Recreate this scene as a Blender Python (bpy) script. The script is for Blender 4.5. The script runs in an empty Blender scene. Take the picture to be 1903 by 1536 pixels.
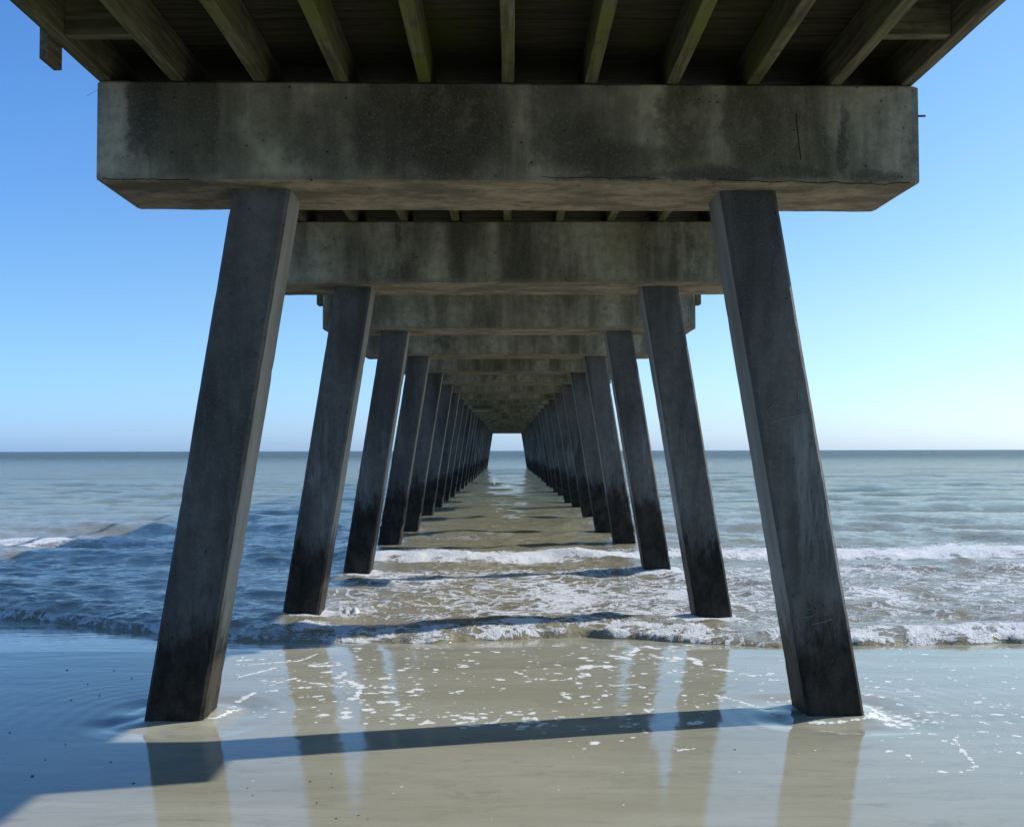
import bpy, bmesh, math, random
import numpy as np
from mathutils import Matrix, Vector
random.seed(7)
rng = np.random.default_rng(7)
S = bpy.context.scene
COL = S.collection
R = math.radians
F = 1903.0            # focal length in photograph pixels (36 mm lens on a 36 mm wide sensor)
CAM_H = 2.0
CAM_R = Matrix.Rotation(math.radians(-.28), 3, 'Z') @ Matrix.Rotation(math.radians(90 + 2.08), 3, 'X') @ Matrix.Rotation(math.radians(-.12), 3, 'Z')

# ------------------------------------------------------------------ noise
def _hash(ix, iy, seed):
    h = (ix.astype(np.int64) * 374761393 + iy.astype(np.int64) * 668265263 + seed * 974711) & 0xffffffff
    h = ((h ^ (h >> 13)) * 1274126177) & 0xffffffff
    return (h ^ (h >> 16)) & 0xffffffff
def perlin(x, y, seed=0):
    x = np.asarray(x, float); y = np.asarray(y, float)
    x0 = np.floor(x); y0 = np.floor(y); fx = x - x0; fy = y - y0
    u = fx * fx * fx * (fx * (fx * 6 - 15) + 10); v = fy * fy * fy * (fy * (fy * 6 - 15) + 10)
    def g(dx, dy):
        a = _hash(x0 + dx, y0 + dy, seed) / 4294967296.0 * 2 * np.pi
        return np.cos(a) * (fx - dx) + np.sin(a) * (fy - dy)
    a = g(0, 0) * (1 - u) + g(1, 0) * u
    b = g(0, 1) * (1 - u) + g(1, 1) * u
    return (a * (1 - v) + b * v) * 1.5
def fbm(x, y, seed=0, o=4):
    t = 0; a = 1.0; n = 0
    for k in range(o):
        t = t + a * perlin(x * 2 ** k, y * 2 ** k, seed + k * 17); n += a; a *= .5
    return t / n
def sstep(a, b, x):
    t = np.clip((x - a) / (b - a), 0, 1); return t * t * (3 - 2 * t)
def ground(px, py):                       # a measured point of the photograph -> where it lies on the beach
    d = CAM_R @ Vector(((px - 951.5) / F, (768.0 - py) / F, -1.0)); t = -CAM_H / d.z
    return d.x * t, d.y * t
def upright(px, py, Y):                  # the same for a point on an upright face at distance Y: (x, z)
    d = CAM_R @ Vector(((px - 951.5) / F, (768.0 - py) / F, -1.0)); t = Y / d.y
    return d.x * t, CAM_H + d.z * t

# ------------------------------------------------------------------ object helpers
def tag(o, label=None, cat=None, group=None, kind=None):
    if label: o['label'] = label
    if cat: o['category'] = cat
    if group: o['group'] = group
    if kind: o['kind'] = kind
    return o
def empty(name, loc=(0, 0, 0), rz=0.0):
    o = bpy.data.objects.new(name, None); COL.objects.link(o)
    o.location = loc; o.rotation_euler = (0, 0, rz); o.empty_display_size = .3
    return o
def link(name, mesh, mat, parent=None):
    o = bpy.data.objects.new(name, mesh); COL.objects.link(o)
    if mat is not None and len(mesh.materials) == 0: mesh.materials.append(mat)
    if parent is not None: o.parent = parent
    return o
def mesh_from(name, verts, faces, smooth=False):
    me = bpy.data.meshes.new(name); me.from_pydata([tuple(v) for v in verts], [], [tuple(f) for f in faces]); me.update()
    if smooth:
        me.polygons.foreach_set('use_smooth', [True] * len(me.polygons))
    return me
def grid_mesh(name, X, Y, Z, attrs=None):
    """X, Y, Z: (rows, cols) arrays"""
    r, c = X.shape
    co = np.stack([X, Y, Z], -1).reshape(-1, 3).astype(np.float32)
    i = np.arange(r * c).reshape(r, c)
    q = np.stack([i[:-1, :-1], i[:-1, 1:], i[1:, 1:], i[1:, :-1]], -1).reshape(-1, 4).astype(np.int32)
    me = bpy.data.meshes.new(name)
    me.vertices.add(len(co)); me.vertices.foreach_set('co', co.ravel())
    me.loops.add(q.size); me.loops.foreach_set('vertex_index', q.ravel())
    me.polygons.add(len(q)); me.polygons.foreach_set('loop_start', np.arange(0, q.size, 4, dtype=np.int32))
    me.polygons.foreach_set('loop_total', np.full(len(q), 4, np.int32))
    me.polygons.foreach_set('use_smooth', np.ones(len(q), bool))
    me.update(calc_edges=True)
    for k, a in (attrs or {}).items():
        at = me.attributes.new(k, 'FLOAT', 'POINT'); at.data.foreach_set('value', a.ravel().astype(np.float32))
    return me
def box_bm(bm, x0, x1, y0, y1, z0, z1):
    v = [bm.verts.new(p) for p in ((x0, y0, z0), (x1, y0, z0), (x1, y1, z0), (x0, y1, z0), (x0, y0, z1), (x1, y0, z1), (x1, y1, z1), (x0, y1, z1))]
    for f in ((3, 2, 1, 0), (4, 5, 6, 7), (0, 1, 5, 4), (1, 2, 6, 5), (2, 3, 7, 6), (3, 0, 4, 7)):
        bm.faces.new([v[k] for k in f])
def bevel_box(name, x0, x1, y0, y1, z0, z1, b=.01, seg=2):
    bm = bmesh.new(); box_bm(bm, x0, x1, y0, y1, z0, z1)
    bmesh.ops.bevel(bm, geom=bm.edges[:], offset=b, segments=seg, affect='EDGES', profile=.5)
    me = bpy.data.meshes.new(name); bm.to_mesh(me); bm.free(); return me

# ------------------------------------------------------------------ materials
class NT:
    def __init__(s, name):
        s.m = bpy.data.materials.new(name); s.m.use_nodes = True
        s.t = s.m.node_tree; s.b = s.t.nodes['Principled BSDF']
    def n(s, typ, **kw):
        nd = s.t.nodes.new(typ)
        for k, v in kw.items(): setattr(nd, k, v)
        return nd
    def l(s, a, b): s.t.links.new(a, b)
    def put(s, sock, v):
        if hasattr(v, 'is_output'): s.l(v, sock)
        elif v is not None: sock.default_value = v
    def math(s, op, a, b=None, c=None, clamp=False):
        nd = s.n('ShaderNodeMath', operation=op); nd.use_clamp = clamp
        s.put(nd.inputs[0], a)
        if b is not None: s.put(nd.inputs[1], b)
        if c is not None: s.put(nd.inputs[2], c)
        return nd.outputs[0]
    def ss(s, x, a, b, lo=0.0, hi=1.0, smooth=True):
        nd = s.n('ShaderNodeMapRange'); nd.interpolation_type = 'SMOOTHSTEP' if smooth else 'LINEAR'
        s.put(nd.inputs[0], x); s.put(nd.inputs[1], a); s.put(nd.inputs[2], b); s.put(nd.inputs[3], lo); s.put(nd.inputs[4], hi)
        return nd.outputs[0]
    def mix(s, f, a, b):
        nd = s.n('ShaderNodeMix', data_type='RGBA')
        s.put(nd.inputs[0], f)
        for i, v in ((6, a), (7, b)):
            s.put(nd.inputs[i], (*v, 1) if isinstance(v, tuple) and len(v) == 3 else v)
        return nd.outputs[2]
    def pos(s):
        if not hasattr(s, '_p'):
            g = s.n('ShaderNodeNewGeometry'); s._p = g.outputs['Position']; s._nrm = g.outputs['True Normal']
            x = s.n('ShaderNodeSeparateXYZ'); s.l(s._p, x.inputs[0]); s.x, s.y, s.z = x.outputs
            x = s.n('ShaderNodeSeparateXYZ'); s.l(s._nrm, x.inputs[0]); s.nx, s.ny, s.nz = x.outputs
        return s._p
    def noise(s, scale, vec=(1, 1, 1), detail=4, rough=.55, off=(0, 0, 0), dist=0.0):
        mp = s.n('ShaderNodeMapping'); s.l(s.pos(), mp.inputs[0]); mp.inputs['Scale'].default_value = vec; mp.inputs['Location'].default_value = off
        nd = s.n('ShaderNodeTexNoise'); s.l(mp.outputs[0], nd.inputs['Vector'])
        nd.inputs['Scale'].default_value = scale; nd.inputs['Detail'].default_value = detail; nd.inputs['Roughness'].default_value = rough
        nd.inputs['Distortion'].default_value = dist
        return nd.outputs['Fac']
    def bump(s, h, strength, distance, prev=None):
        nd = s.n('ShaderNodeBump'); s.put(nd.inputs['Strength'], strength); nd.inputs['Distance'].default_value = distance
        s.l(h, nd.inputs['Height'])
        if prev is not None: s.l(prev, nd.inputs['Normal'])
        return nd.outputs[0]

def concrete(name, cap=False, stains=()):
    k = NT(name); k.pos()
    big = k.noise(.9, detail=5, off=(3.1, 0, 7))
    streak = k.noise(2.6, (1, 1, .16), detail=5, rough=.6)
    fine = k.noise(38, detail=4, rough=.7)
    mott = k.noise(9, detail=6, rough=.7)
    lightc, darkc = ((.46, .43, .31), (.095, .088, .058)) if cap else ((.14, .138, .128), (.045, .045, .043))
    f = k.math('ADD', k.math('MULTIPLY', big, .45), k.math('MULTIPLY', streak, .75))
    col = k.mix(k.ss(f, .47, .76), lightc, darkc)
    if cap:     # run-off streaks of black algae from the deck above, olive growth, rust-brown soffit with sand-bounce light added to its colour
        st2 = k.noise(1.5, (1, 1, .12), detail=6, rough=.65, off=(11, 2, 0), dist=.4)
        patch = k.noise(3.2, (1, 1, .8), detail=7, rough=.75, off=(5, 9, 2))
        w = k.math('MULTIPLY', k.ss(st2, .5, .66), k.ss(patch, .38, .6))
        col = k.mix(k.math('MULTIPLY', w, .85), col, (.055, .05, .034))
        ol = k.noise(1.1, (1, 1, .4), detail=4, off=(2, 20, 5))
        col = k.mix(k.ss(ol, .5, .75, 0, .5), col, (.2, .18, .075))
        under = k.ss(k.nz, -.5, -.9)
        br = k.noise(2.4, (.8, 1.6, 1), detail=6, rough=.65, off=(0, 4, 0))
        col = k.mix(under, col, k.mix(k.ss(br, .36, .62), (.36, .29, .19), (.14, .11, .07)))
        edge = k.math('SUBTRACT', 1.0, k.ss(k.z, 3.97, k.math('ADD', 4.015, k.math('MULTIPLY', patch, .07))))
        col = k.mix(k.math('MULTIPLY', edge, k.math('SUBTRACT', .75, under), clamp=True), col, (.25, .215, .15))
        for (sx, sz, rx, rz, a, c) in stains:
            dx = k.math('DIVIDE', k.math('SUBTRACT', k.math('ADD', k.x, k.math('MULTIPLY', k.math('SUBTRACT', mott, .5), .22)), sx), rx)
            dz = k.math('DIVIDE', k.math('SUBTRACT', k.math('ADD', k.z, k.math('MULTIPLY', k.math('SUBTRACT', patch, .5), .25)), sz), rz)
            d = k.math('ADD', k.math('MULTIPLY', dx, dx), k.math('MULTIPLY', dz, dz))
            mfac = k.math('MULTIPLY', k.math('SUBTRACT', 1.0, k.ss(d, .25, 1.15)), k.math('MULTIPLY', a, k.math('SUBTRACT', 1.0, under)))
            mfac = k.math('MULTIPLY', mfac, k.ss(patch, .25, .55, .45, 1.0))
            col = k.mix(mfac, col, c)
    col = k.mix(k.ss(mott, .35, .7, 0, .45), col, darkc)
    spk = k.noise(55, detail=5, rough=.8, off=(7, 3, 1))
    col = k.mix(k.ss(spk, .5, .72, 0, .38), col, (.4, .38, .3) if cap else (.24, .24, .23))
    dots = k.n('ShaderNodeTexVoronoi'); k.l(k.pos(), dots.inputs['Vector']); dots.inputs['Scale'].default_value = 13
    col = k.mix(k.math('MULTIPLY', k.ss(dots.outputs['Distance'], .16, .1), k.ss(mott, .45, .6, 0, .8)), col, (.012, .012, .011))
    col = k.mix(k.ss(fine, .55, .8, 0, .45), col, (.03, .03, .027))
    rough = .8
    if not cap:
        # faces toward the centreline painted paler, imitating the extra light they receive
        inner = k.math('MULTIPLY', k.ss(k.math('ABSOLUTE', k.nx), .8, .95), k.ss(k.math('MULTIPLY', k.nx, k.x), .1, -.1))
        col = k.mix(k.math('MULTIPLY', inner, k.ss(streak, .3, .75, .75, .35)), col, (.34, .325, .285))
        # tide band: dark wet growth, lower on the bent that stands on the beach
        top = k.ss(k.y, 8.5, 16, .82, 1.3)
        e = k.math('ADD', k.math('SUBTRACT', k.z, top), k.math('MULTIPLY', k.math('SUBTRACT', k.noise(4.2, (1.8, 1.8, .5), detail=7, rough=.75), .5), 1.5))
        wet = k.math('SUBTRACT', 1.0, k.ss(e, -.32, .12))
        bl = k.noise(55, detail=3, rough=.6)
        gc = k.mix(k.math('MULTIPLY', k.ss(bl, .6, .74, 0, .55), k.ss(k.noise(3.1, detail=4, off=(1, 1, 8)), .45, .62)), k.mix(k.ss(k.noise(6, (1, 1, .6), detail=7, rough=.75, off=(2, 6, 1)), .35, .68), (.007, .0065, .006), (.045, .037, .028)), (.15, .13, .1))
        col = k.mix(k.math('MULTIPLY', wet, .96), col, gc)
        # pale lime runs half way up
        lime = k.math('MULTIPLY', k.ss(k.noise(2.0, (1.4, 1.4, .2), detail=7, rough=.75, off=(8, 1, 3)), .5, .68), k.math('SUBTRACT', 1.0, k.ss(k.math('ABSOLUTE', k.math('SUBTRACT', k.z, 1.7)), .2, 1.3)))
        col = k.mix(k.math('MULTIPLY', lime, k.math('SUBTRACT', .65, k.math('MULTIPLY', wet, .65))), col, (.27, .285, .285))
        rough = k.ss(wet, 0, 1, .8, .55); k.l(k.ss(wet, 0, 1, .35, .15), k.b.inputs['Specular IOR Level'])
    k.l(col, k.b.inputs['Base Color']); k.put(k.b.inputs['Roughness'], rough)
    if cap: k.b.inputs['Specular IOR Level'].default_value = .3
    vor = k.n('ShaderNodeTexVoronoi'); k.l(k.pos(), vor.inputs['Vector']); vor.inputs['Scale'].default_value = 26
    pit = k.ss(vor.outputs['Distance'], .1, .3)
    n1 = k.bump(mott, .35, .02)
    n2 = k.bump(fine, .5, .006, n1)
    n3 = k.bump(pit, .25, .006, n2)
    k.l(n3, k.b.inputs['Normal'])
    return k.m

def wood(name, along='y', dark=1.0, moss=.5):
    k = NT(name); k.pos()
    v = (1, .06, 1) if along == 'y' else (.06, 1, 1)
    g = k.noise(30, v, detail=5, rough=.65)
    b = k.noise(1.7, (1, .7, 1), detail=5, rough=.6)
    c1 = tuple(q * dark for q in (.2, .18, .115)); c2 = tuple(q * dark for q in (.085, .074, .044)); c3 = tuple(q * dark for q in (.135, .15, .03))
    col = k.mix(k.ss(g, .35, .65), c1, c2)
    mid = k.math('SUBTRACT', 1.0, k.ss(k.math('ABSOLUTE', k.x), .4, 2.6))        # algae grows where the deck drips, mid-span
    col = k.mix(k.math('MULTIPLY', k.ss(b, .42, .62), k.math('MULTIPLY', k.math('ADD', .3, mid), moss)), col, c3)
    col = k.mix(k.ss(k.noise(5, detail=6, rough=.7), .52, .72, 0, .5), col, (.03, .026, .018))
    k.l(col, k.b.inputs['Base Color']); k.b.inputs['Roughness'].default_value = .85; k.b.inputs['Specular IOR Level'].default_value = .2
    k.l(k.bump(g, .5, .006, k.bump(b, .3, .02)), k.b.inputs['Normal'])
    return k.m

def plain(name, col, rough=.6, metal=0.0):
    k = NT(name); k.pos()
    k.l(k.mix(k.noise(25, detail=4), tuple(c * .6 for c in col), col), k.b.inputs['Base Color'])
    k.b.inputs['Roughness'].default_value = rough; k.b.inputs['Metallic'].default_value = metal
    return k.m

def foam_mask(k, scale=1.0):
    """foam coverage 0..1 from the mesh's density attribute and a lace of bubbles"""
    at = k.n('ShaderNodeAttribute'); at.attribute_name = 'foam'
    d = at.outputs['Fac']
    n1 = k.noise(2.9 * scale, (.8, 1, 1), detail=8, rough=.62, dist=.9)
    ridge = k.math('SUBTRACT', 1.0, k.math('MULTIPLY', k.math('ABSOLUTE', k.math('SUBTRACT', n1, .5)), 8.0), clamp=True)
    n4 = k.noise(9 * scale, (.8, 1, 1), detail=6, rough=.62, dist=.8, off=(3, 8, 0))
    ridge2 = k.math('SUBTRACT', 1.0, k.math('MULTIPLY', k.math('ABSOLUTE', k.math('SUBTRACT', n4, .5)), 6.0), clamp=True)
    ridge = k.math('MAXIMUM', ridge, k.math('MULTIPLY', ridge2, k.ss(d, .62, .85, .35, .95)))
    n2 = k.noise(9 * scale, detail=5, rough=.7, off=(4, 4, 0))
    n3 = k.noise(30 * scale, detail=3, rough=.6, off=(1, 7, 0))
    val = k.math('ADD', k.math('MULTIPLY', ridge, .5), k.math('ADD', k.math('MULTIPLY', n2, .5), k.math('MULTIPLY', n3, .35)))
    thr = k.math('SUBTRACT', 1.36, d)
    return k.math('MULTIPLY', k.ss(k.math('SUBTRACT', val, thr), -.02, .13), k.ss(d, .02, .1)), d, n3

def sea_material():
    k = NT('sea_water'); k.pos()
    fm, d, n3 = foam_mask(k)
    wob = k.noise(.12, (.35, 1, 1), detail=4)
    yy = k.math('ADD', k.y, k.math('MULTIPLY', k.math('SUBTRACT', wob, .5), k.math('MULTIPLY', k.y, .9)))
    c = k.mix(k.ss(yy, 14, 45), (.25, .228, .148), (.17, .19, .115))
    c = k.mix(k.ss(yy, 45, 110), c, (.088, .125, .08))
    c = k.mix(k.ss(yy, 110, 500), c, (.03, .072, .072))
    c = k.mix(k.noise(.5, (.3, 1, 1), detail=4), c, k.mix(.35, c, (.26, .2, .12)))
    col = k.mix(k.math('MULTIPLY', fm, .96), c, (.83, .84, .85))
    k.l(col, k.b.inputs['Base Color'])
    rw = k.ss(k.y, 30, 350, .05, .3)
    k.l(k.math('ADD', k.math('MULTIPLY', fm, .5), rw), k.b.inputs['Roughness'])
    k.b.inputs['IOR'].default_value = 1.33
    k.l(k.ss(k.y, 25, 200, .5, .17), k.b.inputs['Specular IOR Level'])
    h1 = k.noise(3.2, (.55, 1, 1), detail=5, rough=.6, dist=.5)
    h2 = k.noise(11, (.7, 1, 1), detail=4, rough=.6, dist=.4)
    far = k.noise(1.0, (.7, 1, 1), detail=9, rough=.74, dist=.5)
    b = k.bump(h1, k.ss(k.y, 8, 16, .25, .75), .09)
    b = k.bump(h2, k.ss(k.y, 12, 30, .6, 1.0), .03, b)
    b = k.bump(far, k.ss(k.y, 16, 60, 0, 1.0), 1.2, b)
    b = k.bump(k.math('MULTIPLY', fm, k.math('ADD', n3, k.noise(75, detail=3, rough=.7, off=(2, 2, 0)))), 1.0, .03, b)
    k.l(b, k.b.inputs['Normal'])
    return k.m

def sand_material():
    k = NT('wet_sand'); k.pos()
    at = k.n('ShaderNodeAttribute'); at.attribute_name = 'foam'
    n2 = k.noise(7, detail=7, rough=.72, off=(4, 4, 0), dist=1.0); n3 = k.noise(45, detail=4, rough=.7, off=(1, 7, 0))
    v = k.math('ADD', at.outputs['Fac'], k.math('ADD', k.math('MULTIPLY', k.math('SUBTRACT', n2, .5), 1.7), k.math('MULTIPLY', k.math('SUBTRACT', n3, .5), .7)))
    fm = k.math('MULTIPLY', k.ss(v, .54, .76), k.ss(at.outputs['Fac'], .05, .2))
    grain = k.noise(260, detail=3, rough=.7)
    lines = k.noise(2.2, (.22, 1.6, 1), detail=7, rough=.7, off=(3, 3, 0), dist=1.2)
    peb = k.noise(90, detail=1, rough=.5, off=(5, 5, 0))
    band = k.noise(1.1, (.25, 1, 1), detail=5, rough=.6)
    c = k.mix(k.ss(band, .35, .68), (.365, .352, .272), (.292, .28, .206))
    c = k.mix(k.ss(k.noise(7, (.4, 1, 1), detail=5, rough=.65), .58, .72, 0, .35), c, (.15, .14, .1))
    c = k.mix(k.ss(grain, .55, .8, 0, .3), c, (.14, .125, .09))
    c = k.mix(k.ss(k.math('ABSOLUTE', k.math('SUBTRACT', lines, .5)), .035, 0, 0, .22), c, (.15, .14, .105))
    c = k.mix(k.ss(peb, .74, .78, 0, .6), c, (.06, .055, .045))
    col = k.mix(k.math('MULTIPLY', fm, k.ss(k.noise(24, detail=4, rough=.7, off=(9, 2, 0)), .3, .6, .5, 1.0)), c, (.76, .77, .77))
    k.l(col, k.b.inputs['Base Color'])
    film = k.noise(.7, (.3, 1, 1), detail=4, off=(6, 1, 0))
    k.l(k.math('ADD', k.math('MULTIPLY', fm, .55), k.ss(film, .4, .75, .025, .07)), k.b.inputs['Roughness'])
    k.b.inputs['IOR'].default_value = 1.36
    rip = k.noise(2.6, (.35, 1, 1), detail=4, rough=.5, dist=.6)
    rip2 = k.noise(14, (.45, 1, 1), detail=3, rough=.5, dist=.3)
    b = k.bump(rip, k.ss(k.y, 6.0, 10.5, .10, .22), .03)
    b = k.bump(rip2, k.ss(k.y, 6.3, 10.5, .02, .22), .008, b)
    b = k.bump(grain, .03, .002, b)
    b = k.bump(fm, .6, .006, b)
    k.l(b, k.b.inputs['Normal'])
    return k.m

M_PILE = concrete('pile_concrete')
M_CAP = concrete('cap_concrete', cap=True)
DK = (.05, .047, .035)
def cz(px, py): return upright(px, py, 7.46)
st = []
for (px, py, rx, ry, a, c) in [(620, 260, 80, 70, .6, DK), (700, 235, 45, 80, .5, DK), (840, 230, 90, 100, .85, (.04, .036, .022)), (770, 300, 50, 40, .5, DK),
        (1040, 225, 55, 95, .55, DK), (1150, 295, 90, 30, .65, DK), (1090, 260, 80, 50, .4, DK), (1270, 230, 42, 95, .75, (.07, .066, .035)),
        (1395, 225, 48, 100, .85, (.07, .066, .035)), (1330, 322, 60, 14, .7, DK), (1480, 318, 60, 14, .6, DK), (1570, 255, 9, 60, .7, DK), (1630, 325, 50, 12, .55, DK),
        (280, 200, 18, 90, .75, DK), (255, 215, 14, 70, .6, DK), (430, 290, 40, 40, .4, DK), (500, 210, 40, 60, .4, DK), (1250, 328, 180, 7, .55, DK)]:
    x, z = cz(px, py); st.append((x, z, rx * 7.46 / F * 1.3, ry * 7.46 / F * 1.3, min(.95, a * 1.2), c))
M_CAP_NEAR = concrete('cap_concrete_near', cap=True, stains=st)
M_STR = wood('stringer_wood', 'y', .9, .95)
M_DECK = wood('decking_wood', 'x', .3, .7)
M_BLK = wood('blocking_wood', 'x', .9, .6)
M_RAIL = wood('rail_wood', 'y', .9, .1)
M_SCR = plain('scratched_concrete', (.3, .3, .29), .9)
M_IRON = plain('rusty_iron', (.12, .05, .03), .8, .3)
M_LINE = plain('nylon_line', (.22, .24, .25), .4)
M_SHELL = plain('dark_shell', (.035, .03, .026), .5)
M_CRACK = plain('crack_dirt', (.012, .011, .01), .95)
M_SEA = sea_material()
M_SAND = sand_material()

# ------------------------------------------------------------------ pier bents
N_BENT = 25
SP = 4.55
BY = [7.46 + SP * k for k in range(N_BENT)]
CAPZ0, CAPZ1 = 3.97, 4.71

def pile_mesh(s, seed, crust=0.0):
    w = .434 / 2; c = .026
    prof = []
    for (ax, ay, bx, by) in ((-w + c, -w, w - c, -w), (w, -w + c, w, w - c), (w - c, w, -w + c, w), (-w, w - c, -w, -w + c)):
        for t in np.linspace(0, 1, 5): prof.append((ax + (bx - ax) * t, ay + (by - ay) * t))
    prof = np.array(prof); n = len(prof)
    zs = np.linspace(-2.2, CAPZ0 + .002, 88)
    V = []
    ang = np.arctan2(prof[:, 1], prof[:, 0])
    for z in zs:
        cx = s * (1.842 + .1575 * (CAPZ0 - z)); cy = .22 + w
        a = .0016 * perlin(ang * 2.2 + seed * 9, np.full(n, z * 1.4), seed) + .0006 * perlin(ang * 5 + 3, np.full(n, z * 9.0), seed + 3)
        corner = np.array([1.0 if (i % 5 in (0, 4)) else 0.0 for i in range(n)])
        a = a - corner * np.maximum(0, perlin(ang * 3 + 31, np.full(n, z * 9.0), seed + 8) - .25) * .009
        if crust: a = a + crust * sstep(1.25, .7, np.full(n, z)) * (.5 + .8 * perlin(ang * 3, np.full(n, z * 7.0), seed + 5) + .4 * perlin(ang * 8, np.full(n, z * 17.0), seed + 6))
        p = prof * (1 + a[:, None] / w)
        for q in p: V.append((cx + q[0], cy + q[1], z))
    Fc = []
    for r in range(len(zs) - 1):
        for i in range(n):
            j = (i + 1) % n
            Fc.append((r * n + i, r * n + j, (r + 1) * n + j, (r + 1) * n + i))
    Fc.append(tuple(range(n - 1, -1, -1))); Fc.append(tuple((len(zs) - 1) * n + i for i in range(n)))
    return mesh_from('pile', V, Fc)
def cap_mesh(seed):
    """concrete beam, long edges slightly ragged"""
    nx = 180; xs = np.linspace(-2.99, 3.065, nx); b = .014
    y0, y1, z0, z1 = 0.0, .90, CAPZ0, CAPZ1
    prof = np.array([(y0, z0 + b), (y0, (z0 + z1) / 2), (y0, z1 - b), (y0 + b, z1), (y1 - b, z1), (y1, z1 - b), (y1, z0 + b), (y1 - b, z0), ((y0 + y1) / 2, z0), (y0 + b, z0)])
    n = len(prof); V = []
    cy, cz_ = .435, (z0 + z1) / 2
    for i, x in enumerate(xs):
        e = .0 if 0 < i < nx - 1 else .012
        for m, (y, z) in enumerate(prof):
            j = (.003 * perlin(x * 3 + m * 7.7, m * 1.3, seed) + .003 * min(0, float(perlin(x * 11 + m * 5.1, m * .7, seed + 1)))) if z < z0 + .1 or z > z1 - .1 else 0.0
            V.append((x + (e if i == 0 else -e if i == nx - 1 else 0) * 0, y + (cy - y) * (e + j * 2), z + (cz_ - z) * (e * 2 - j * 4)))
    Fc = []
    for r in range(nx - 1):
        for i in range(n):
            j = (i + 1) % n
            Fc.append((r * n + j, r * n + i, (r + 1) * n + i, (r + 1) * n + j))
    Fc.append(tuple(range(n))); Fc.append(tuple((nx - 1) * n + i for i in range(n - 1, -1, -1)))
    me = mesh_from('pile_cap', V, Fc)
    bm = bmesh.new(); bm.from_mesh(me); bmesh.ops.recalc_face_normals(bm, faces=bm.faces[:]); bm.to_mesh(me); bm.free()
    return me
def tube(name, pts, r, seg=5):
    V = []; Fc = []
    pts = [Vector(p) for p in pts]
    for i, p in enumerate(pts):
        t = (pts[min(i + 1, len(pts) - 1)] - pts[max(i - 1, 0)]).normalized()
        a = t.orthogonal().normalized(); b = t.cross(a)
        for q in range(seg):
            an = 2 * math.pi * q / seg
            V.append(p + (a * math.cos(an) + b * math.sin(an)) * r)
    for i in range(len(pts) - 1):
        for q in range(seg):
            w = (q + 1) % seg
            Fc.append((i * seg + q, i * seg + w, (i + 1) * seg + w, (i + 1) * seg + q))
    Fc.append(tuple(range(seg - 1, -1, -1))); Fc.append(tuple((len(pts) - 1) * seg + q for q in range(seg)))
    return mesh_from(name, V, Fc)

BENT_GROUP = 'concrete bents carrying the pier'
BENT_LABELS = {
    0: 'nearest and largest concrete bent, its two slanting legs standing on the wet sand',
    1: 'second concrete bent from the camera, its legs in the foam of the first breaking wave',
    2: 'third concrete bent from the camera, standing between the two breaking waves',
    3: 'fourth concrete bent from the camera, its left leg just behind the second line of foam',
}
ORD = ['first', 'second', 'third', 'fourth', 'fifth', 'sixth', 'seventh', 'eighth', 'ninth', 'tenth', 'eleventh', 'twelfth', 'thirteenth']
for k in range(4, 13): BENT_LABELS[k] = ORD[k] + ' concrete bent counted from the beach, with black growth on its legs above the water'
for k in range(13, N_BENT - 1): BENT_LABELS[k] = 'small far concrete bent, ' + ORD[N_BENT - 1 - k] + ' from the seaward end of the pier tunnel'
BENT_LABELS[N_BENT - 1] = 'farthest concrete bent, framing the small bright opening at the end of the pier tunnel'

def make_bent(k, cap_m, pl, pr, cmat, rz):
    t = empty('pier_bent', (0, BY[k], 0), rz)
    tag(t, BENT_LABELS[k], 'pier bent', BENT_GROUP)
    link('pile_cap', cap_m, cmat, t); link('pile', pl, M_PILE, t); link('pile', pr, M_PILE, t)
    return t
bent_near = make_bent(0, cap_mesh(1), pile_mesh(-1, 11), pile_mesh(1, 12), M_CAP_NEAR, R(1.0))
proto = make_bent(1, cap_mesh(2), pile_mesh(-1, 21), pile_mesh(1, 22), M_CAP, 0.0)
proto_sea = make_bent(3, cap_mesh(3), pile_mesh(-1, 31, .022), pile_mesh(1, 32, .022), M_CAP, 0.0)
def copy_bent(src, k, rz):
    r = src.copy(); COL.objects.link(r); r.location = (0, BY[k], 0); r.rotation_euler = (0, 0, rz)
    r['label'] = BENT_LABELS[k]
    for ch in list(src.children):
        c = ch.copy(); COL.objects.link(c); c.parent = r
    return r
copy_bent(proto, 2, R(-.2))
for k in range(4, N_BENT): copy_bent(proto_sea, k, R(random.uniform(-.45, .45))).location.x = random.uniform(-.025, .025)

# marks and ironwork on the nearest bent
def face_pt(px, py):
    x, z = upright(px, py, 7.72)
    return (x, .2165, z)
def scratch(pts, r=.0022):
    link('scratch_mark', tube('scratch_mark', [face_pt(*p) for p in pts], r, 4), M_SCR, bent_near)
scratch([(1432, 787), (1445, 781), (1458, 777), (1475, 773.5), (1490, 770), (1508, 766)], .003)
scratch([(1497, 724), (1484, 725), (1484.5, 743), (1491, 743.5), (1496, 747), (1497, 754), (1493, 759), (1486, 757)])
scratch([(1430, 760), (1436, 755), (1446, 753.5), (1450, 755)])
scratch([(1500, 1131), (1512, 1130), (1516, 1134)]); scratch([(1497, 1147), (1508, 1145), (1516, 1142)]); scratch([(1510, 1160), (1530, 1155), (1547, 1149)])
pts = [cz(1480, 212), cz(1481.5, 232), cz(1484, 252), cz(1485.5, 270), cz(1488.5, 292), cz(1489, 298)]
link('crack', tube('crack', [(p[0] * 1.004, -.0005, p[1] + .012) for p in pts], .0042, 5), M_CRACK, bent_near)
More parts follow.
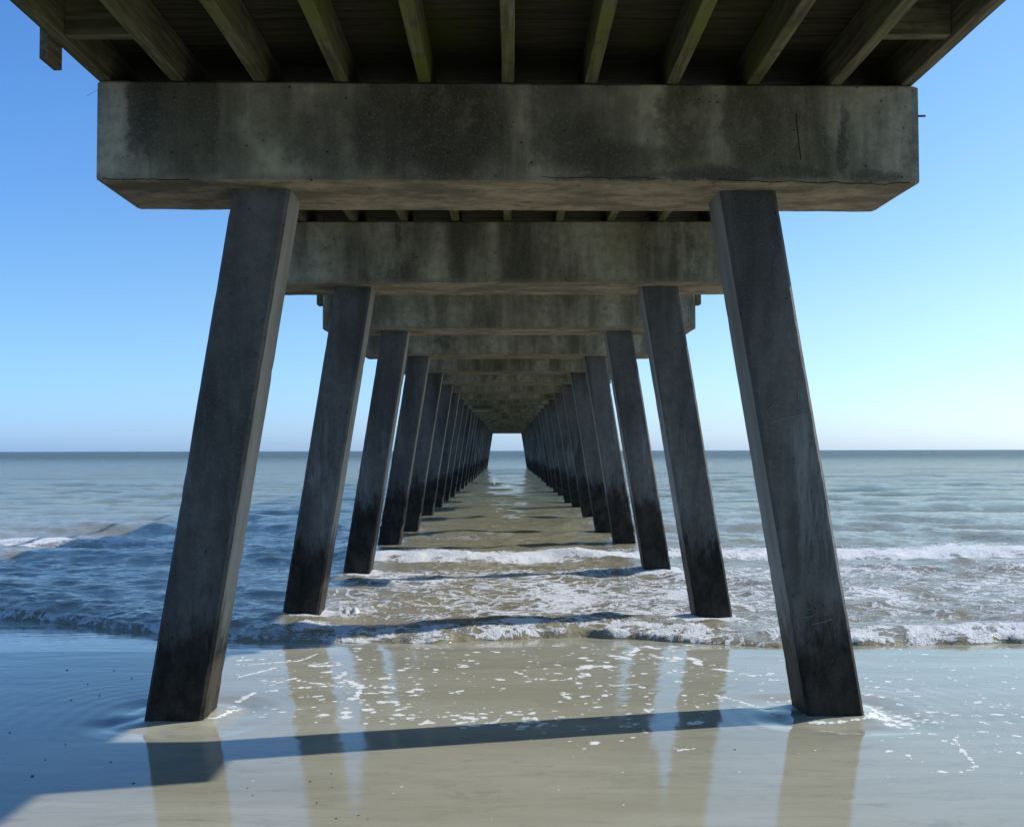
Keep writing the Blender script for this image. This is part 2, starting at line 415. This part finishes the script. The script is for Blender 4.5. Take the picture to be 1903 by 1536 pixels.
for cl in ([(1335, 333), (1375, 337), (1400, 336), (1440, 339), (1470, 336), (1520, 341), (1548, 338), (1572, 341), (1612, 340), (1640, 343), (1668, 340), (1697, 339)], [(1005, 329), (1050, 331), (1090, 329), (1140, 332), (1175, 330), (1240, 333)], [(190, 331), (215, 333), (260, 332), (300, 334), (365, 333)]):
    pp = [upright(q[0], q[1], 7.46 + (q[0] - 945) * 7.46 / F * .0175) for q in cl]; fine_ = []
    for (xa, za), (xb, zb_) in zip(pp[:-1], pp[1:]):
        for t in np.linspace(0, 1, 5, endpoint=False): fine_.append((xa + (xb - xa) * t, .0008, za + (zb_ - za) * t + random.uniform(-.004, .004)))
    link('crack', tube('crack', fine_, .0032, 5), M_CRACK, bent_near)
link('rebar_stub', tube('rebar_stub', [(3.03, .07, 4.50), (3.145, .07, 4.502)], .0085, 8), M_IRON, bent_near)
ln = [cz(187, 168), cz(180, 171), cz(172, 175), cz(163, 181)]
o = link('fishing_line', tube('fishing_line', [(p[0], 7.44, p[1]) for p in ln], .0012, 4), M_LINE)
tag(o, 'thin stiff strand of fishing line sticking out from the left end of the nearest beam', 'fishing line')

# ------------------------------------------------------------------ deck
deck = empty('pier_deck', (0, 0, CAPZ1))
tag(deck, 'dark timber pier deck on stringers, spanning overhead from bent to bent', 'pier deck')
Y0, Y1 = -24.0, 118.6
ZS = CAPZ1 + .004 - CAPZ1; SD = .29
def beam_mesh(x, w, y0, y1, z0, z1, seed, step=.35, amp=.004):
    ys = np.arange(y0, y1 + step * .5, step); V = []; n = 8; b = .006
    x0, x1 = x - w / 2, x + w / 2
    prof = [(x0 + b, z0), (x1 - b, z0), (x1, z0 + b), (x1, z1 - b), (x1 - b, z1), (x0 + b, z1), (x0, z1 - b), (x0, z0 + b)]
    dx = amp * perlin(ys * .9, np.full_like(ys, seed * 3.3), seed); 
    for i, y in enumerate(ys):
        for m, (px_, pz) in enumerate(prof):
            j = .0025 * float(perlin(y * 2.3 + m * 3.7, m * .9, seed + 2)) if pz < (z0 + z1) / 2 else 0
            V.append((px_ + dx[i] + j, y, pz + (min(0.004, max(-0.0, j)) if pz < (z0 + z1) / 2 else 0)))
    Fc = []
    for r in range(len(ys) - 1):
        for i in range(n):
            j = (i + 1) % n
            Fc.append((r * n + j, r * n + i, (r + 1) * n + i, (r + 1) * n + j))
    Fc.append(tuple(range(n))); Fc.append(tuple((len(ys) - 1) * n + i for i in range(n - 1, -1, -1)))
    return mesh_from('beam', V, Fc)
SX = [-2.95, -2.415, -1.81, -1.215, -.607, .01, .628, 1.235, 1.833, 2.45, 2.985]
for i, x in enumerate(SX):
    link('stringer', beam_mesh(x, .092, Y0, Y1, ZS, ZS + SD, 40 + i), M_STR, deck)
# decking: one board surface with a groove at every joint
pr = []; y = Y0 - .05; zb = ZS + SD + .003
while y < Y1 + .05:
    w = .146; d1 = random.uniform(0, .009); d2 = d1 + random.uniform(-.003, .003)
    pr += [(y + .004, zb + d1), (y + w - .004, zb + d2), (y + w - .002, zb + .028), (y + w + .002, zb + .028)]
    y += w
top = [(p[0], zb + .042) for p in pr]
V = []; n = len(pr)
for xx in (-3.035, 3.07):
    V += [(xx, a, b) for a, b in pr]; V += [(xx, a, b) for a, b in top]
Fc = []
for i in range(n - 1):
    Fc.append((i, i + 1, 2 * n + i + 1, 2 * n + i)); Fc.append((n + i, 3 * n + i, 3 * n + i + 1, n + i + 1))
    Fc.append((i, n + i, n + i + 1, i + 1)); Fc.append((2 * n + i, 2 * n + i + 1, 3 * n + i + 1, 3 * n + i))
Fc.append((0, 2 * n, 3 * n, n)); Fc.append((n - 1, 2 * n - 1, 4 * n - 1, 3 * n - 1))
link('decking', mesh_from('decking', V, Fc), M_DECK, deck)
bl = None
for k in range(-1, 4):
    yb = 6.69 + SP * k
    for (xa, xb) in ((SX[0] + .047, SX[1] - .047), (SX[9] + .047, SX[10] - .047)):
        link('blocking', bevel_box('blocking', xa, xb, yb - .045, yb + .045, ZS + .022, ZS + SD - .004, .005), M_BLK, deck)
# railing: posts bolted outside the edge stringers, hanging below them
pm = {-1: bevel_box('railing_post', -3.06, -3.003, -.11, .11, -.14, 1.30, .006), 1: bevel_box('railing_post', 3.038, 3.12, -.125, .125, -.125, 1.30, .006)}
pl_ = {-1: bevel_box('railing_post', -3.10, -3.003, -.1, .1, -.33, 1.30, .012), 1: bevel_box('railing_post', 3.09, 3.175, -.1, .1, -.33, 1.30, .012)}
for s in (-1, 1):
    for k in range(-2, 24):
        if s == 1 and k < 1: continue
        o = link('railing_post', pl_[s] if k == 2 else pm[s], M_RAIL, deck); o.location = (0, 16.72 if k == 2 else (6.74 if s < 0 else 7.3) + SP * 1.02 * k if k < 3 else (6.74 if s < 0 else 7.3) + SP * k, 0)
    xi = -3.0 if s < 0 else 3.035
    link('shadow_kerb', bevel_box('shadow_kerb', min(xi, xi - s * .09), max(xi, xi - s * .09), Y0, Y1, .352, .62, .006), M_RAIL, deck)  # unseen board added along the deck edge to widen the pier's shadow
    link('rail', bevel_box('rail', min(xi + s * .045, xi - s * .045), max(xi + s * .045, xi - s * .045), Y0, Y1, 1.303, 1.345, .004), M_RAIL, deck)

# ------------------------------------------------------------------ beach
foot1_px = [(-900, 1085), (-300, 1105), (0, 1130), (150, 1141), (300, 1166), (400, 1176), (440, 1181), (560, 1186), (800, 1186), (950, 1179), (1100, 1174), (1250, 1186), (1450, 1198), (1600, 1193), (1903, 1187), (2300, 1184), (2900, 1176)]
foot2_px = [(-900, 1004), (0, 1017), (150, 1017), (300, 1022), (500, 1026), (600, 1040), (690, 1047), (950, 1046), (1150, 1041), (1500, 1041), (1903, 1036), (2700, 1030)]
def foot(x, pxs, s1, s2):
    P = np.array([ground(*p) for p in pxs]); P = P[np.argsort(P[:, 0])]
    return np.interp(x, P[:, 0], P[:, 1]) + s1 * fbm(x * .8, x * 0 + .5, 5, 4) + s2 * perlin(x * 4, x * 0 + 2.5, 9)
def sand_z(x, y):
    z = (7.64 - y) * .010
    z = np.where(y > 10.5, z - (y - 10.5) * .035, z)
    return np.where(y < 0, (7.64) * .010 - y * .02, z) + .004 * fbm(x * .35, y * .6, 77, 3)
fx = np.arange(-7, 7.001, .016); lx = np.concatenate([-np.geomspace(400, 7.05, 60), fx, np.geomspace(7.05, 400, 60)])
fy = np.arange(5.0, 11.8, .022); ly = np.concatenate([np.linspace(-60, 0, 30, endpoint=False), np.linspace(0, 5, 60, endpoint=False), fy, np.linspace(11.85, 26, 50)])
GX, GY = np.meshgrid(lx, ly)
GZ = sand_z(GX, GY)
# scour and piled-up water round the two nearest legs
for (cx, cy) in ((-2.46, 7.85), (2.47, 7.9)):
    d = np.hypot(np.maximum(0, np.abs(GX - cx) - .2), np.maximum(0, np.abs(GY - cy) - .2))
    an = np.arctan2(GY - cy, GX - cx); GZ += (.016 * np.exp(-(d / .09) ** 2) - .016 * np.exp(-((d - .26) / .14) ** 2)) * (1 + .7 * perlin(an * 1.6, d * 3 + 4, 19)) * sstep(3.1, 2.6, np.abs(an))
    GZ += .0012 * np.cos(d * 2 * np.pi / .16) * np.exp(-d / .8) * sstep(0, .3, d) * (GY > cy - .6)
fo = np.zeros_like(GX)
def blob(cx, cy, rx, ry, a=1.0, th=0.0):
    m = 2.2
    R_ = max(rx, ry) * m
    i0, i1 = np.searchsorted(lx, [cx - R_, cx + R_]); j0, j1 = np.searchsorted(ly, [cy - R_, cy + R_])
    if i1 <= i0 or j1 <= j0: return
    X = GX[j0:j1, i0:i1] - cx; Y = GY[j0:j1, i0:i1] - cy
    c, s = math.cos(th), math.sin(th); u = (X * c + Y * s) / rx; v = (-X * s + Y * c) / ry
    fo[j0:j1, i0:i1] = np.maximum(fo[j0:j1, i0:i1], a * np.exp(-.7 * (u * u + v * v)))
def stroke(pts, r, a=1.0):
    r = r * .85
    P = [ground(*p) for p in pts]
    for (x0, y0), (x1, y1) in zip(P[:-1], P[1:]):
        L = math.hypot(x1 - x0, y1 - y0); n_ = max(2, int(L / (r * .5)))
        for t in np.linspace(0, 1, n_):
            blob(x0 + (x1 - x0) * t + random.gauss(0, r * .25), y0 + (y1 - y0) * t + random.gauss(0, r * .35), r * random.uniform(.5, 1.3), r * random.uniform(.6, 1.5), a * random.uniform(.45, 1.1))
# larger patches of the swash, where they lie on the sand
for pts, r in [([(1075, 1241), (1095, 1233), (1132, 1234)], .07), ([(1062, 1262), (1078, 1255), (1095, 1247)], .05), ([(1070, 1262), (1080, 1275), (1100, 1273)], .055),
        ([(1115, 1272), (1150, 1270), (1185, 1268)], .035), ([(1185, 1270), (1195, 1275)], .03), ([(985, 1257), (1000, 1258), (1003, 1259)], .05), ([(955, 1243), (978, 1253)], .03),
        ([(1025, 1261), (1060, 1258)], .03), ([(1110, 1298), (1125, 1290), (1138, 1287)], .035), ([(1046, 1285), (1058, 1296)], .05), ([(838, 1285), (862, 1280)], .04), ([(914, 1273), (936, 1277)], .025),
        ([(750, 1283), (765, 1282), (775, 1275)], .045), ([(650, 1268), (680, 1272), (730, 1275)], .04), ([(630, 1255), (650, 1263), (670, 1270), (665, 1290)], .045), ([(680, 1285), (730, 1284)], .05), ([(706, 1302), (735, 1302)], .055),
        ([(780, 1345), (800, 1340), (815, 1345)], .05), ([(820, 1330), (850, 1328), (870, 1334)], .04), ([(850, 1342), (880, 1340)], .045), ([(892, 1345), (915, 1343), (930, 1335)], .03), ([(972, 1333), (992, 1333)], .05),
        ([(1170, 1215), (1185, 1196), (1200, 1193), (1220, 1199)], .06), ([(1130, 1210), (1170, 1220)], .05), ([(1205, 1210), (1250, 1222), (1285, 1217), (1300, 1232)], .06), ([(1240, 1215), (1280, 1222)], .07),
        ([(1330, 1239), (1365, 1244), (1395, 1252)], .05), ([(1400, 1252), (1440, 1248)], .035), ([(1420, 1258), (1460, 1262)], .03), ([(1328, 1288), (1370, 1300), (1425, 1313)], .03),
        ([(1615, 1310), (1640, 1327), (1680, 1340), (1715, 1356)], .06), ([(1620, 1322), (1655, 1343), (1670, 1348)], .06), ([(1640, 1322), (1690, 1332), (1715, 1337)], .04), ([(1500, 1342), (1560, 1341), (1612, 1336)], .022), ([(1612, 1336), (1625, 1330)], .05),
        ([(1775, 1375), (1785, 1392), (1800, 1412), (1812, 1425), (1800, 1434), (1780, 1438)], .022), ([(1740, 1437), (1755, 1436)], .03), ([(1700, 1363), (1745, 1366)], .03), ([(1685, 1405), (1692, 1412)], .022),
        ([(388, 1337), (408, 1331), (428, 1319), (450, 1311)], .03), ([(420, 1314), (432, 1309)], .03), ([(280, 1337), (330, 1335)], .012),
        ([(440, 1255), (480, 1245), (510, 1237)], .03), ([(440, 1222), (500, 1220)], .035), ([(450, 1232), (560, 1222), (590, 1209)], .025), ([(570, 1235), (610, 1232), (640, 1229)], .045), ([(620, 1258), (640, 1245)], .06),
        ([(500, 1270), (540, 1258), (600, 1268)], .03), ([(440, 1300), (470, 1285), (520, 1278)], .03), ([(545, 1275), (620, 1270)], .035), ([(560, 1292), (600, 1290)], .03), ([(1250, 1393), (1262, 1396), (1270, 1394)], .03), ([(1280, 1345), (1300, 1340)], .05), ([(1190, 1322), (1210, 1318)], .05)]:
    stroke(pts, r)
def scatter(n, px0, px1, py0, py1, r0, r1, a=1.0, el=1.6):
    for _ in range(n):
        px = random.uniform(px0, px1); py = random.uniform(py0, py1)
        x, yv = ground(px, py); r = r0 + (r1 - r0) * random.random() ** 3
        blob(x, yv, r * random.uniform(1, el), r, a * random.uniform(.75, 1.1), random.gauss(0, .5))
scatter(90, 560, 860, 1195, 1260, .012, .05); scatter(70, 580, 780, 1255, 1345, .015, .06); scatter(36, 760, 1010, 1322, 1356, .015, .05)
scatter(70, 860, 1320, 1190, 1250, .012, .05); scatter(45, 1050, 1320, 1240, 1310, .012, .035); scatter(26, 1260, 1480, 1215, 1330, .015, .05)
scatter(50, 430, 600, 1205, 1330, .012, .035, .95, 2.4); scatter(70, 1600, 1903, 1200, 1330, .012, .035, .95, 2.6); scatter(60, 1640, 1900, 1300, 1400, .01, .03)
scatter(150, 450, 1480, 1195, 1345, .015, .03, 1.0, 2.2); scatter(130, 1600, 1903, 1195, 1400, .014, .026, 1.0, 2.2)
for (px, py, rx, ry, a) in ((690, 1275, .7, .75, .34), (620, 1225, .6, .5, .3), (800, 1225, .9, .5, .26), (1000, 1215, 1.0, .5, .26), (1220, 1225, .7, .6, .34), (1110, 1262, .5, .4, .26), (880, 1335, .7, .22, .36), (1140, 1350, .7, .25, .33), (1690, 1335, .5, .3, .36), (1760, 1260, 1.2, .8, .22), (500, 1245, .5, .5, .28), (1380, 1250, .5, .5, .28)):
    x, yv = ground(px, py); blob(x, yv, rx, ry, a + .1)
scatter(34, 1230, 1900, 1380, 1460, .008, .016); scatter(28, 440, 1200, 1400, 1530, .007, .014); scatter(40, 700, 1300, 1260, 1345, .008, .02)
scatter(20, 960, 1200, 1330, 1395, .02, .05, .9)
fo *= sstep(-.02, .02, GY - 4.5)
sand = link('beach', grid_mesh('beach', GX, GY, GZ, {'foam': fo}), M_SAND)
tag(sand, 'wet grey-tan sand with a thin film of water and foam flecks', 'sand', kind='structure')
def ground_z(x, y):
    j = min(len(ly) - 1, np.searchsorted(ly, y)); i = min(len(lx) - 1, np.searchsorted(lx, x)); return float(GZ[j, i])

# ------------------------------------------------------------------ sea
rows = [10.2]
while rows[-1] < 130: rows.append(rows[-1] + max(.028, rows[-1] ** 2 / 4300.0))
rows = np.array(rows + list(np.geomspace(rows[-1] * 1.02, 20000, 60)))
U = np.linspace(-1, 1, 1250)
WX = U[None, :] * (.85 * rows[:, None] + 3.0); WY = np.repeat(rows[:, None], len(U), 1)
DY = np.maximum(.03, rows ** 2 / 4300.0)[:, None]
Z = np.full_like(WX, -.012)
warp = .5 * fbm(WX * .16, WY * .16, 51, 3)
amp = .75 + .6 * fbm(WX * .12, WY * .22, 52, 3)
calm = sstep(11.0, 12.5, WY) * .45 + .55
for i in range(46):
    lam = .32 * (1.068 ** i) * random.uniform(.9, 1.1)
    th = random.gauss(0, .62); kx, ky = math.sin(th), math.cos(th); q = 2 * math.pi / lam
    fade = np.clip(lam / (2.6 * DY) - 1, 0, 1)
    A = (.055 if lam < 1.0 else .019) * lam / 6.28 * (1.0 if lam < 2.5 else 1.25)
    ph = q * (WX * kx + (WY + warp * lam) * ky) + random.uniform(0, 6.28)
    sn = np.sin(ph)
    Z += A * fade * amp * calm * (sn + .25 * np.cos(2 * ph) * -1)
FO = np.zeros_like(WX)
def swell(yc, A, wf, wb, foot_fn=None, amp_fn=None):
    global Z
    f = foot_fn(WX) if foot_fn is not None else yc + .9 * fbm(WX * .06, WX * 0 + yc, int(yc), 3) * (yc / 25) + .02 * WX * random.uniform(-1, 1)
    d = WY - f
    a = A * (amp_fn(WX) if amp_fn is not None else np.clip(.75 + .9 * fbm(WX * .05 + yc, WY * .03, int(yc) + 3, 2), .15, 1.6) * (.4 + .6 * sstep(-7, 1, WX)))
    h = a * sstep(0, wf, d) * np.exp(-np.maximum(0, d - wf) / wb)
    Z = Z + h
    return d, a
f1 = lambda x: foot(x, foot1_px, .16, .05)
f2 = lambda x: foot(x, foot2_px, .25, .05)
d1, a1 = swell(0, .055, .6, .9, f1, lambda x: np.clip(.95 + .5 * fbm(x * .7, x * 0, 3, 3), .5, 1.5) * (.5 + .5 * sstep(-4.2, -2.4, x)))
Z += .014 * np.exp(-((WY - f1(WX) - .6) / .9) ** 2) * (perlin(WX * 2.6, WY * 3.4, 81) + .8 * perlin(WX * 6, WY * 8, 82)) * sstep(-2.0, -3.2, WX) * 1.3
d2, a2 = swell(0, .12, .9, 1.8, f2, lambda x: np.clip(1 + .5 * fbm(x * .4, x * 0 + 4, 4, 3), .5, 1.5) * (.55 + .45 * sstep(-4, -2.4, x)))
d3, a3 = swell(16.6, .03, .5, 1.4)
d4, a4 = swell(14.4, .018, .35, 1.0)
for yc, A in ((25.6, .13), (33.4, .17), (29.5, .05), (39, .09), (44, .08), (50, .11), (58, .1), (67, .12), (78, .14), (92, .15), (108, .15)):
    swell(yc, A, 1.1 + yc * .012, 3.5 + yc * .03)
# foot of the first bore dives under the sand
Z = np.where(d1 < 0, -.12 + (Z * 0), Z + sstep(.10, 0, d1) * (sand_z(WX, WY) - .015 - Z))
lf = sstep(-3.3, -2.2, WX)                                     # left of the pier the bores have hardly broken
pat = fbm(WX * .9, WY * .5, 61, 4); pat2 = fbm(WX * .35, WY * .3, 62, 3)
b1 = sstep(-.02, .06, d1) * np.exp(-np.maximum(0, d1 - .6) / .3) * (.25 + .75 * lf)
b2 = sstep(-.05, .1, d2) * np.exp(-np.maximum(0, d2 - .9) / (.45 + .7 * sstep(1.5, 4, WX))) * np.clip(.72 + .28 * sstep(-3.4, -2.0, WX) + .25 * sstep(-9, -10, WX), 0, 1)
FO += b1 * (.7 + .22 * pat + .2 * perlin(WX * 3.1, WY * 2.2, 64)) + b2 * (.7 + .26 * pat + .25 * perlin(WX * 2.2, WY * 1.6, 65))
FO += (1 - lf) * (.52 + .3 * pat) * sstep(-.02, .03, d1) * sstep(.22, .08, d1)
zone = sstep(.3, 1.2, d1) * (1 - sstep(17.0, 18.6, WY + .5 * pat)) * (.12 + .88 * lf)
FO = np.maximum(FO, zone * (.65 + .17 * pat + .2 * pat2))
zone2 = sstep(0, 1, d2) * np.exp(-np.maximum(0, d2 - 1.5) / 3.0) * (.2 + .8 * lf)
FO += zone2 * (.42 + .3 * pat2 + .2 * pat)
FO += sstep(21, 24, WY) * (1 - sstep(40, 60, WY)) * np.clip(.18 + .45 * pat2, 0, .42) * (.35 + .65 * lf)
for k in range(1, 5):                                           # wash round the legs
    for s in (-1, 1):
        cx = s * 2.46; cy = BY[k] + .4
        dd = np.hypot(np.maximum(0, np.abs(WX - cx) - .22), np.maximum(0, np.abs(WY - cy) - .22))
        FO += .3 * np.exp(-(dd / .14) ** 2) * (1 if k < 3 else .6) * (1.25 + pat); Z += .02 * np.exp(-(dd / .15) ** 2) * (k < 3)
# splash beside the second bent's left leg
for (px, py, r) in ((640, 1143, .13), (660, 1142, .1)):
    x, yv = ground(px, py + 6); e = np.exp(-((WX - x) ** 2 + (WY - yv) ** 2) / r ** 2); FO += .3 * e; Z += .05 * e * (1 + 1.2 * perlin(WX * 18, WY * 14, 91))
for (px, py, rx, ry) in ((30, 1006, 1.3, .35), (105, 1007, .8, .3), (225, 1010, 1.4, .25)):
    x, yv = ground(px, py); e = np.exp(-((WX - x) / rx) ** 2 - ((WY - yv) / ry) ** 2); FO += .45 * e * (1 + .8 * pat); Z += .05 * e
FO = np.clip(FO, 0, .9)
tb = np.clip(b1 * .9 + b2, 0, 1)
near = np.clip(.35 / DY / 8, 0, 1)
Z += tb * near * (.5 + .4 * sstep(15, 18, WY)) * (.022 * perlin(WX * 4.5, WY * 4, 71) + .03 * np.abs(perlin(WX * 8, WY * 5, 72)) + .03 * np.abs(perlin(WX * 17, WY * 10, 73)) - .01)
sea = link('sea', grid_mesh('sea', WX, WY, Z, {'foam': FO}), M_SEA)
tag(sea, 'murky green-brown sea with two low breaking waves running up the beach', 'sea', kind='structure')

# ------------------------------------------------------------------ shell bits on the wet sand
def shell_mesh(seed):
    bm = bmesh.new(); bmesh.ops.create_icosphere(bm, subdivisions=2, radius=1)
    for v in bm.verts:
        v.co *= 1 + .35 * float(perlin(v.co.x * 1.5 + seed, v.co.y * 1.5 + v.co.z, seed)); v.co.z *= .35; v.co.y *= .6
    me = bpy.data.meshes.new('shell_fragment'); bm.to_mesh(me); bm.free(); return me
shells = [shell_mesh(s) for s in range(4)]
LS = 'small dark shell fragment on the shaded blue wet sand left of the nearest bent'
RS = 'small dark shell fragment on the sunlit wet sand in the foreground'
for i, (px, py, r) in enumerate([(18, 1362, .014), (60, 1446, .018), (122, 1385, .012), (206, 1418, .012), (125, 1241, .016), (163, 1268, .014), (185, 1290, .014), (212, 1242, .013), (245, 1257, .013), (132, 1299, .012), (84, 1414, .01),
        (248, 1459, .012), (576, 1456, .012), (589, 1497, .011), (616, 1441, .01), (666, 1521, .01), (625, 1527, .011), (460, 1468, .009), (470, 1482, .008), (1366, 1395, .012), (617, 1467, .008), (684, 1528, .008)]):
    x, yv = ground(px, py)
    o = link('shell_fragment', shells[i % 4], M_SHELL); s = r * .75
    o.location = (x, yv, ground_z(x, yv) + s * .2); o.rotation_euler = (random.uniform(-.2, .2), random.uniform(-.2, .2), random.uniform(0, 6.28)); o.scale = (s, s, s)
    lit = i > 10
    tag(o, RS if lit else LS, 'shell', 'shell bits on the sunlit sand' if lit else 'shell bits on the shaded sand')

# ------------------------------------------------------------------ light, sky, camera
SUN_EL, SUN_AZ = R(38.4), R(75.4)
w = bpy.data.worlds.new("World"); S.world = w; w.use_nodes = True
nt = w.node_tree; sk = nt.nodes.new('ShaderNodeTexSky'); sk.sky_type = 'NISHITA'; sk.sun_disc = False
sk.sun_elevation = SUN_EL; sk.sun_rotation = SUN_AZ; sk.air_density = 1.0; sk.dust_density = .6; sk.ozone_density = 3.0; sk.altitude = 0
bg = nt.nodes['Background']
# clear sea air: less yellow dust at the horizon and a deeper blue away from the sun than the stock sky
tc = nt.nodes.new('ShaderNodeTexCoord'); sp = nt.nodes.new('ShaderNodeSeparateXYZ'); nt.links.new(tc.outputs['Generated'], sp.inputs[0])
def ramp(sock, stops):
    rp = nt.nodes.new('ShaderNodeValToRGB'); nt.links.new(sock, rp.inputs[0]); e = rp.color_ramp.elements
    while len(e) < len(stops): e.new(.5)
    for q, (p_, c_) in zip(e, stops): q.position = p_; q.color = (*c_, 1)
    return rp.outputs[0]
def mul(a, b):
    m_ = nt.nodes.new('ShaderNodeMix'); m_.data_type = 'RGBA'; m_.blend_type = 'MULTIPLY'; m_.inputs[0].default_value = 1
    nt.links.new(a, m_.inputs[6]); nt.links.new(b, m_.inputs[7]); return m_.outputs[2]
el = ramp(sp.outputs[2], [(0, (.77, 1.09, 1.9)), (.025, (.79, 1.06, 1.66)), (.14, (.86, 1.08, 1.24)), (.31, (.74, 1.08, 1.36)), (.7, (.62, .95, 1.3))])
mx = nt.nodes.new('ShaderNodeMapRange'); nt.links.new(sp.outputs[0], mx.inputs[0]); mx.inputs[1].default_value = -.45; mx.inputs[2].default_value = .45
az = ramp(mx.outputs[0], [(0, (.8, .92, 1.06)), (1, (1.18, 1.08, .94))])
nt.links.new(mul(mul(sk.outputs[0], el), az), bg.inputs[0]); bg.inputs[1].default_value = .14
sl = bpy.data.lights.new('sun', 'SUN'); sl.energy = 5.0; sl.angle = R(.53); sl.color = (1, .96, .9)
so = bpy.data.objects.new('sun', sl); COL.objects.link(so)
dv = Vector((math.sin(SUN_AZ) * math.cos(SUN_EL), math.cos(SUN_AZ) * math.cos(SUN_EL), math.sin(SUN_EL)))
so.rotation_euler = dv.to_track_quat('Z', 'Y').to_euler(); so.location = (20, 5, 20)
cd = bpy.data.cameras.new('camera'); co = bpy.data.objects.new('camera', cd); COL.objects.link(co); S.camera = co
cd.lens = 36; cd.sensor_width = 36; cd.sensor_fit = 'HORIZONTAL'; cd.clip_start = .05; cd.clip_end = 60000
co.matrix_world = Matrix.Translation((0, 0, CAM_H)) @ CAM_R.to_4x4()
S.view_settings.view_transform = 'Standard'; S.view_settings.look = 'None'; S.view_settings.gamma = 1; S.view_settings.exposure = 0.0
S.cycles.max_bounces = 8; S.cycles.diffuse_bounces = 5; S.cycles.glossy_bounces = 4
S.cycles.use_denoising = True
S.cycles.sample_clamp_indirect = 6
